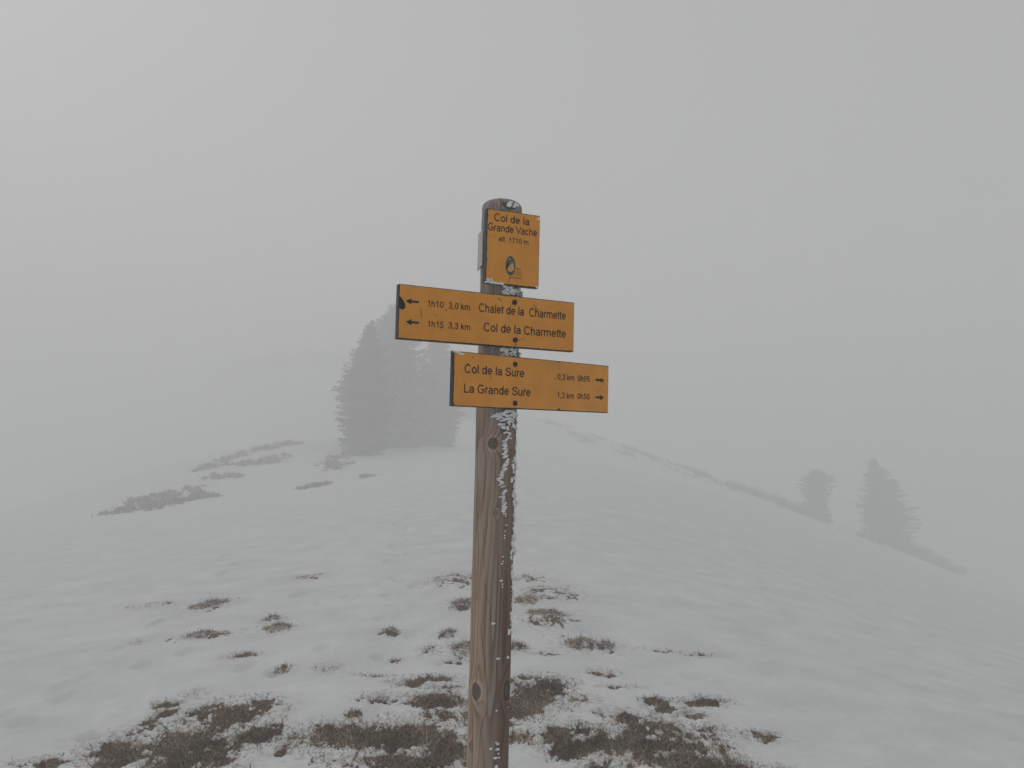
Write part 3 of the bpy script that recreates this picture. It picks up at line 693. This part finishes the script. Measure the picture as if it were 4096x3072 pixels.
board_rime(b1, [(-.0765, -.2165, .055, -.001, 40, .0035), (-.072, -.210, .014, .004, 14, .0035), (.086, -.012, .005, .006, 12, .0028), (.084, -.215, .008, -.003, 10, .0025)], 5)

# the long board pointing left
b2 = board('direction_board', 'long amber board pointing left, with a dark chipped patch at its left end', 26.006, -.3383, .2174, .3942, .2431, 22, S2, .024, [[(-.3372, -.0338), (-.3325, -.0365), (-.3265, -.0436), (-.3215, -.0515), (-.3192, -.0585), (-.3200, -.0645), (-.3235, -.0690), (-.3290, -.0703), (-.3345, -.0685), (-.3372, -.0655)]])
lettering(b2, '1h10', -.2553, -.2077, -.0553, .0180); lettering(b2, '3,0 km', -.1927, -.1272, -.0552, .0180)
lettering(b2, 'Chalet de la', -.0999, .0454, -.0560, .0247); lettering(b2, 'Charmette', .0625, .1869, -.0556, .0247)
lettering(b2, '1h15', -.2534, -.2058, -.1117, .0174); lettering(b2, '3,3 km', -.1914, -.1254, -.1115, .0178)
lettering(b2, 'Col de la Charmette', -.0834, .1883, -.1108, .0248)
arrow(b2, -.3191, -.2812, -.0457, -.3024, .0083, .0030); arrow(b2, -.3171, -.2792, -.1031, -.3003, .0088, .0030)
bolt(b2, .0133, -.0187); bolt(b2, .0183, -.1293)
board_rime(b2, [(.2145, -.147, .002, -.003, 6, .0018), (.1, -.1475, .004, .002, 3, .0014)], 6)

# the shorter board pointing right
b3 = board('direction_board', 'lower amber board pointing right, turned further from the viewer', 38.033, -.2086, .3932, .2163, .0634, 33, S3, .017)
lettering(b3, 'Col de la Sure', -.1725, .0407, -.0584, .0245); lettering(b3, 'La Grande Sure', -.1724, .0666, -.1135, .0246)
lettering(b3, '0,3 km', .1720, .2419, -.0572, .0180); lettering(b3, '0h05', .2559, .3078, -.0568, .0182)
lettering(b3, '1,2 km', .1730, .2417, -.1134, .0180); lettering(b3, '0h50', .2565, .3085, -.1125, .0180)
arrow(b3, .3736, .3340, -.0489, .3558, .0083, .0034); arrow(b3, .3732, .3344, -.1043, .3554, .0089, .0032)
bolt(b3, .0059, -.0225); bolt(b3, .0089, -.1361)
board_rime(b3, [(-.207, -.001, .028, -.006, 26, .0032)], 7)
# ------------------------------------------------------------------ vegetation in the fog
foliage_mat = material('rimed_needles', rough=.9, attr=True, spec=.1)
bark_mat = material('spruce_bark', (.06, .05, .042), .95, noise=(9, .4), bump=(25, .6, .02))
scrub_mat = material('rimed_scrub', rough=.95, attr=True, spec=.1)

def sprigs(P, Dv, Ln, Wd, col, bend=.25, up=None):
    """flat tapering sprigs: P base (n,3), Dv unit direction, Ln length, Wd width -> verts, quads, colours"""
    n = len(P)
    rnd = rng.normal(size=(n, 3)); side = np.cross(Dv, rnd); side /= np.linalg.norm(side, axis=1, keepdims=True) + 1e-9
    nrm = np.cross(Dv, side)
    b = bend * rng.uniform(-.2, 1, (n, 1)) * (np.array([[0, 0, -1.0]]) if up is None else up)
    mid = P + Dv * Ln[:, None] * .55 + b * Ln[:, None] * .3
    tip = P + Dv * Ln[:, None] + b * Ln[:, None]
    w = Wd[:, None]
    V = np.stack([P - side * w * .5, P + side * w * .5, mid + side * w * .45, mid - side * w * .45, tip + side * w * .08, tip - side * w * .08], 1)
    base = np.arange(n)[:, None] * 6
    Q = np.stack([base + [0, 1, 2, 3], base + [3, 2, 4, 5]], 1).reshape(-1, 4)
    C = np.repeat(col[:, None], 6, 1)
    return V.reshape(-1, 3), Q, C.reshape(-1, 3)

def needle_colour(n, rime=.2):
    c = np.array([.026, .027, .023]) * rng.uniform(.6, 1.5, (n, 1))
    f = rng.random(n) < rime
    c[f] = np.array([.22, .22, .22]) * rng.uniform(.5, 1.1, (f.sum(), 1))
    return c

def spruce(x, y, h, r, label, prof, lean=0.0, skirt=.04, rime=.2, group='spruces in the fog', dens=1.0):
    z0 = float(ground_h(np.array([x]), np.array([y]))[0]) - .1
    SCL = h / 6.0
    root = empty('spruce_tree', (x, y, z0)); tag(root, label, 'tree', group)
    k = 9; zz = np.linspace(0, h * .97, 14); a = np.linspace(0, 2 * np.pi, k, endpoint=False)
    tv = [(lean * z * z / h + .5 * (.03 * h) * (1 - z / h + .05) * math.cos(t), .5 * (.03 * h) * (1 - z / h + .05) * math.sin(t), z) for z in zz for t in a]
    tq = np.array([[i * k + j, i * k + (j + 1) % k, (i + 1) * k + (j + 1) % k, (i + 1) * k + j] for i in range(13) for j in range(k)])
    mesh('trunk', tv, tq, bark_mat, root, smooth=True)
    PP, DD, LL, WW = [], [], [], []
    z = h * skirt; lop = rng.uniform(0, 6.28)
    while z < h * .985:
        f = z / h
        pr = r * float(np.interp(f, [p[0] for p in prof], [p[1] for p in prof])) * (1 + .22 * float(noise2(np.array(z * 1.3), np.array(x), 44)))
        nb = max(4, int(round((6 + 5 * (1 - f)) * dens)))
        a0 = rng.uniform(0, 6.28)
        for q in range(nb):
            az = a0 + q * 6.283 / nb + rng.normal(0, .25)
            bl = pr * rng.uniform(.55, 1.08) * (1 + .12 * math.sin(az + lop + 3 * f)) + .06
            npt = max(3, int(bl / (.055 * SCL))); tt = np.linspace(.12, 1, npt)
            droop = -.32 * (1 - f) + .25 * f
            ex = np.cos(az) * bl * tt; ey = np.sin(az) * bl * tt
            zb = z + rng.uniform(-.5, .5) * h * .04
            ez = zb + bl * (droop * tt + .22 * tt ** 2 * (1 - f) + rng.normal(0, .09) * tt)
            base = np.stack([ex + lean * z * z / h, ey, ez], 1)
            for rep in range(3):
                sgn = rng.choice([-1, 1], npt) * rng.uniform(.3, 1.0, npt)
                d = np.stack([np.cos(az) * .8 - np.sin(az) * sgn, np.sin(az) * .8 + np.cos(az) * sgn, rng.uniform(-.75, .3, npt)], 1)
                d /= np.linalg.norm(d, axis=1, keepdims=True)
                PP.append(base + rng.normal(0, .03 * SCL, base.shape)); DD.append(d)
                LL.append(SCL * (.11 + .16 * (1 - tt)) * rng.uniform(.6, 1.2, npt) * (1 + .5 * (1 - f))); WW.append(SCL * rng.uniform(.03, .06, npt))
        z += h * .0165 + .03
    # leading shoot
    PP.append(np.array([[lean * h, 0, h * .95]] * 4)); d = rng.normal(0, .12, (4, 3)); d[:, 2] = 1; DD.append(d); LL.append(np.full(4, h * .06)); WW.append(np.full(4, .03))
    PP, DD, LL, WW = (np.concatenate(a) for a in (PP, DD, LL, WW))
    V, Q, C = sprigs(PP, DD, LL, WW, needle_colour(len(PP), rime))
    mesh('crown', V, Q, foliage_mat, root, col=C)
    return root

CONE = [(0, .72), (.12, .95), (.3, 1), (.5, .78), (.7, .5), (.88, .22), (1, .03)]
FULL = [(0, .58), (.1, .74), (.2, .85), (.33, 1), (.47, .98), (.6, .78), (.75, .55), (.87, .28), (1, .03)]
RAGGED = [(0, .95), (.15, .72), (.3, .62), (.45, .68), (.6, .95), (.72, 1), (.84, .72), (.94, .36), (1, .03)]
spruce(-9.4, 50.3, 8.7, 1.85, 'shorter dark spruce in front at the left edge of the misty tree clump', FULL, skirt=.005, rime=.08, dens=1.35)
spruce(-8.75, 56.5, 10.7, 3.3, 'tall broad spruce in the middle of the misty tree clump behind the signs', FULL, skirt=.01, rime=.3, dens=1.35)
spruce(-6.1, 61.5, 9.4, 2.5, 'right-hand spruce of the misty tree clump, partly hidden by the post', FULL, skirt=.01, rime=.3, dens=1.35)
spruce(35.5, 73.0, 8.2, 2.6, 'lone faint spruce far right on the ridge slope', FULL, lean=-.16, skirt=.01, rime=.25, dens=1.1)
spruce(28.8, 72.5, 4.7, 1.75, 'small ragged tree on the ridge, left of the lone faint spruce', RAGGED, skirt=.01, rime=.25, dens=1.2, group=None)

def leaf_clump(name, x, y, lobes, label, cat, n, trunk_h, group=None, kind=None):
    z0 = float(ground_h(np.array([x]), np.array([y]))[0]) - .05
    root = empty(name, (x, y, z0)); tag(root, label, cat, group)
    if trunk_h:
        a = np.linspace(0, 2 * np.pi, 7, endpoint=False)
        tv = [(rd * math.cos(t) + .06 * math.sin(z * 2), rd * math.sin(t), z) for z, rd in ((0, .12), (trunk_h * .5, .09), (trunk_h, .05)) for t in a]
        tq = np.array([[i * 7 + j, i * 7 + (j + 1) % 7, (i + 1) * 7 + (j + 1) % 7, (i + 1) * 7 + j] for i in range(2) for j in range(7)])
        mesh('trunk', tv, tq, bark_mat, root)
    P = []
    wsum = sum(l[3] * l[4] * l[5] for l in lobes)
    for (lx, ly, lz, rx, ry, rz) in lobes:
        m = int(n * rx * ry * rz / wsum)
        d = rng.normal(size=(m, 3)); d /= np.linalg.norm(d, axis=1, keepdims=True); d *= rng.random((m, 1)) ** .45
        P.append(d * [rx, ry, rz] + [lx, ly, lz])
    P = np.concatenate(P); D = rng.normal(size=P.shape); D[:, 2] += .6; D /= np.linalg.norm(D, axis=1, keepdims=True)
    V, Q, C = sprigs(P, D, rng.uniform(.08, .24, len(P)), rng.uniform(.02, .05, len(P)), needle_colour(len(P), .3))
    mesh('crown', V, Q, foliage_mat, root, col=C)
    return root

leaf_clump('shrub', 37.6, 72.0, [(-1.2, 0, 1.0, 1.4, 1.1, 1.0), (.4, -.2, .3, 1.4, 1.1, .7), (1.9, -.3, -.4, 1.5, 1.1, .6), (3.4, -.4, -1.0, 1.2, 1, .45)],
           'low sprawling shrub at the right foot of the lone faint spruce', 'shrub', 8000, 0)

# dark heather showing through the snow on the left slope
def heather(name, blobs, label):
    """ragged hummocks of dwarf heather with blown snow lying between them"""
    cx = np.mean([b[0] for b in blobs]); cy = np.mean([b[1] for b in blobs])
    P, D, Ln = [], [], []
    def add(x, y, up, spread):
        z = ground_h(x, y) - .03 + up
        P.append(np.stack([x - cx, y - cy, z], 1))
        d = rng.normal(0, spread, (len(x), 3)); d[:, 2] = rng.uniform(.05, .9, len(x)); d /= np.linalg.norm(d, axis=1, keepdims=True)
        D.append(d); Ln.append(rng.uniform(.06, .26, len(x)))
    for (bx, by, rx, ry) in blobs:
        ry = min(ry, 1.3)
        for k in range(int(5 + 9 * rx * ry)):
            a = rng.uniform(0, 6.283); q = rng.random() ** .6
            hx = bx + rx * q * math.cos(a) * 1.15; hy = by + ry * q * math.sin(a) * 1.15
            hr = rng.uniform(.06, .15) * rng.uniform(1, 2.2) * (1.15 - .5 * q) * (.7 + .4 * min(rx, 1)); hh = hr * rng.uniform(.4, 1.2)
            m = int(500 * hr * hr * 3.14) + 9
            w = np.abs(rng.normal(0, .6, m)); t = rng.uniform(0, 6.283, m); el = rng.uniform(1.0, 2.6)
            add(hx + hr * el * w * np.cos(t), hy + hr * w * np.sin(t), hh * np.clip(1 - w ** 2, 0, 1) * rng.uniform(.2, 1, m), .7)
        m = int(70 * rx * ry) + 10
        w = rng.random(m) * 1.5; t = rng.uniform(0, 6.283, m)
        add(bx + rx * w * np.cos(t), by + ry * w * np.sin(t), 0, .9)
    P, D, Ln = np.concatenate(P), np.concatenate(D), np.concatenate(Ln)
    z0 = float(P[:, 2].min()); P[:, 2] -= z0
    c = np.array([.075, .062, .052]) * rng.uniform(.5, 1.5, (len(P), 1))
    fr = rng.random(len(P)) < .22; c[fr] = .45
    V, Q, C = sprigs(P, D, Ln, rng.uniform(.03, .06, len(P)), c)
    o = mesh(name, V, Q, scrub_mat, col=C); o.location = (cx, cy, z0)
    tag(o, label, 'shrub', 'heather patches on the left slope')
heather('heather_patch', SHRUBS['H1'], 'long dark heather patch farthest left on the snow slope, nearest and darkest')
heather('heather_patch', SHRUBS['H2'], 'widest heather patch higher on the snow slope, left of the tree clump')
heather('heather_patch', SHRUBS['H3'], 'small oval heather patch just below the widest one on the left slope')
heather('heather_patch', SHRUBS['H4'], 'rounded heather mounds just below the left foot of the tree clump')
heather('heather_patch', SHRUBS['H5'], 'small wedge of heather standing alone midway below the tree clump')
heather('heather_patch', SHRUBS['H6'], 'tiny heather tuft poking out of snow straight below the tree clump')

# scrub along the ridge lines, too far off to count
def scrub(paths, label):
    P, Ln = [], []
    for (x0, y0, x1, y1, wid, n, hh, gap) in paths:
        f = rng.random(n); off = rng.normal(0, 1, n) * wid
        x = x0 + (x1 - x0) * f + rng.normal(0, .3, n); y = y0 + (y1 - y0) * f + off
        keep = fbm(x * .33, y * .22, 4, 88) > gap
        x, y = x[keep], y[keep]
        P.append(np.stack([x, y, ground_h(x, y) - .05 + rng.random(len(x)) * hh * (.6 + fbm(x * .8, y * .5, 2, 90))], 1)); Ln.append(rng.uniform(.15, .4, len(x)))
    P, Ln = np.concatenate(P), np.concatenate(Ln)
    d = rng.normal(0, .6, (len(P), 3)); d[:, 2] = rng.uniform(.2, 1, len(P)); d /= np.linalg.norm(d, axis=1, keepdims=True)
    c = np.array([.06, .055, .045]) * rng.uniform(.5, 1.5, (len(P), 1))
    V, Q, C = sprigs(P, d, Ln, rng.uniform(.05, .1, len(P)), c)
    o = mesh('scrub', V, Q, scrub_mat, col=C); tag(o, label, 'scrub', kind='stuff')
scrub([(4, 91, 14, 84, 4.0, 6000, .35, .22), (12, 86, 24, 80, 5.0, 14000, .5, .2), (22, 79, 32, 74, 4.5, 15000, .7, .12), (-6.5, 92, -1, 93, 2.0, 3000, .8, -.1)],
      'faint broken band of low scrub along the misty right ridge')
scrub([(-50, 133, -30, 142, 4.5, 16000, 1.5, -.05)], 'barely visible band of scrub along the crest of the far left hill')
# ------------------------------------------------------------------ dead grass
grass_mat = material('dead_grass', rough=.9, attr=True, spec=.1)
def blades(x, y, ln, b, wide=1.0):
    n = len(x)
    z = ground_h(x, y) - .006
    az = rng.uniform(0, 6.283, n); tilt = np.radians(rng.uniform(30, 88, n))
    d = np.stack([np.cos(az) * np.sin(tilt) + .15, np.sin(az) * np.sin(tilt), np.cos(tilt)], 1); d /= np.linalg.norm(d, axis=1, keepdims=True)
    kind = np.clip(rng.random(n) + .35 * noise2(x * 5, y * 3.2, 66), 0, .99)
    c = np.array([.14, .080, .048]) * rng.uniform(.45, 1.5, (n, 1))
    k = kind < .30; c[k] = np.array([.30, .22, .155]) * rng.uniform(.7, 1.3, (k.sum(), 1))
    k = (kind > .30) & (kind < .30 + .24); c[k] = np.array([.48, .41, .35]) * rng.uniform(.6, 1.25, (k.sum(), 1))   # rimed stalks
    k = kind > .94; c[k] = np.array([.11, .10, .045]) * rng.uniform(.7, 1.2, (k.sum(), 1))
    c = c * np.clip(1 + 1.1 * fbm(x * 4, y * 2.6, 2, 71), .4, 1.7)[:, None]
    return sprigs(np.stack([x, y, z], 1), d, ln, rng.uniform(.0022, .0042, n) * wide, c, bend=.5)

def field(lst, per_m2, grow=1.35):
    X, Y = [], []
    for (cx, cy, rx, ry) in lst:
        n = int(per_m2 * rx * ry * 3.14 * grow ** 2); a = rng.uniform(0, 6.283, n); q = np.sqrt(rng.random(n)) * grow
        X.append(cx + rx * q * np.cos(a)); Y.append(cy + ry * q * np.sin(a))
    return np.concatenate(X), np.concatenate(Y)

x, y = field(MATS + [tuple(s) for s in SCRAPS], 20000, 1.5)
SPARSE = (6, 7, 13, 16, 17, 18)
x2, y2 = field([TUFTS[i] for i in SPARSE], 6000, 1.2)
k = fbm(x2 * 7, y2 * 4, 3, 123) > .12; x2, y2 = x2[k], y2[k]
b, M = bareness(x, y)
p = b * .8 + .11 * (M > -.15) + .03
k = rng.random(len(x)) < p
x, y, b = np.r_[x[k], x2], np.r_[y[k], y2], np.r_[b[k], x2 * 0 + .6]
V, Q, C = blades(x, y, rng.uniform(.014, .062, len(x)) * (.7 + .4 * b), b)
o = mesh('grass', V, Q, grass_mat, col=C); tag(o, 'matted dead brown grass showing through thin snow in the foreground', 'grass', kind='stuff')

TL = ['thick rounded tussock of frosted brown grass, a little right of the post', 'pale flattened tuft touching the left edge of the post, above two others', 'ruffled brown tuft touching the left edge of the post, lower than the pale one',
 'tiny dark tuft just left of the post, between two tufts touching the post', 'low pale hummock of frosted grass beside the right edge of the post', 'low dark grass strip with a few tall thin stalks, well right of the post',
 'wide thin scatter of frosted grass right of the post, beyond the rounded tussock', 'farthest thin patch of frosted grass left of the post', 'small tuft half hidden by the right edge of the post',
 'wedge of grass with upright stalks on the left, above the long dark strip', 'long thin dark strip of grass on the left, below the wedge with upright stalks', 'slanting dark tuft under a snow lip, centre left',
 'short pale tuft just above the slanting dark one, centre left', 'thin line of grass farthest away in the left half of the snow', 'small tan tuft alone in clean snow, midway between slanting tuft and post',
 'small pale tuft below the slanting one, alone above the big grass mats', 'two or three stalks in a snow crease, leftmost small tuft', 'farthest thin scatter of grass at the right edge of the post', 'faint thin line of grass poking out, left of the wedge with upright stalks']
for i, (cx, cy, rx, ry) in enumerate(TUFTS):
    if i in SPARSE: continue
    sparse = False
    n = int(13000 * rx * ry * 3.14) + 60
    a = rng.uniform(0, 6.283, n); q = np.sqrt(rng.random(n)) * 1.05
    x = cx + rx * q * np.cos(a); y = cy + ry * q * np.sin(a)
    k = (fbm(x * 9, y * 6, 2, 123) + .6 * (1 - q)) > (.15 if sparse else -.05)
    if k.sum() < 12: k[:] = True
    x, y = x[k], y[k]
    V, Q, C = blades(x, y, rng.uniform(.02, .07 if not sparse else .05, len(x)), None, 1.25)
    if i in (5, 9):
        m = 7; xs = cx + rng.uniform(-.8, .3, m) * rx; ys = cy + rng.uniform(-.5, .5, m) * ry; zs = ground_h(xs, ys)
        d = rng.normal(0, .2, (m, 3)); d[:, 2] = 1
        V2, Q2, C2 = sprigs(np.stack([xs, ys, zs], 1), d, rng.uniform(.08, .15, m), np.full(m, .004), np.full((m, 3), .2))
        Q = np.vstack([Q, Q2 + len(V)]); V = np.vstack([V, V2]); C = np.vstack([C, C2])
    z0 = float(V[:, 2].min()); V = V - [cx, cy, z0]
    o = mesh('grass_tuft', V, Q, grass_mat, col=C); o.location = (cx, cy, z0)
    tag(o, TL[i], 'grass tuft', 'grass tufts poking through the snow')
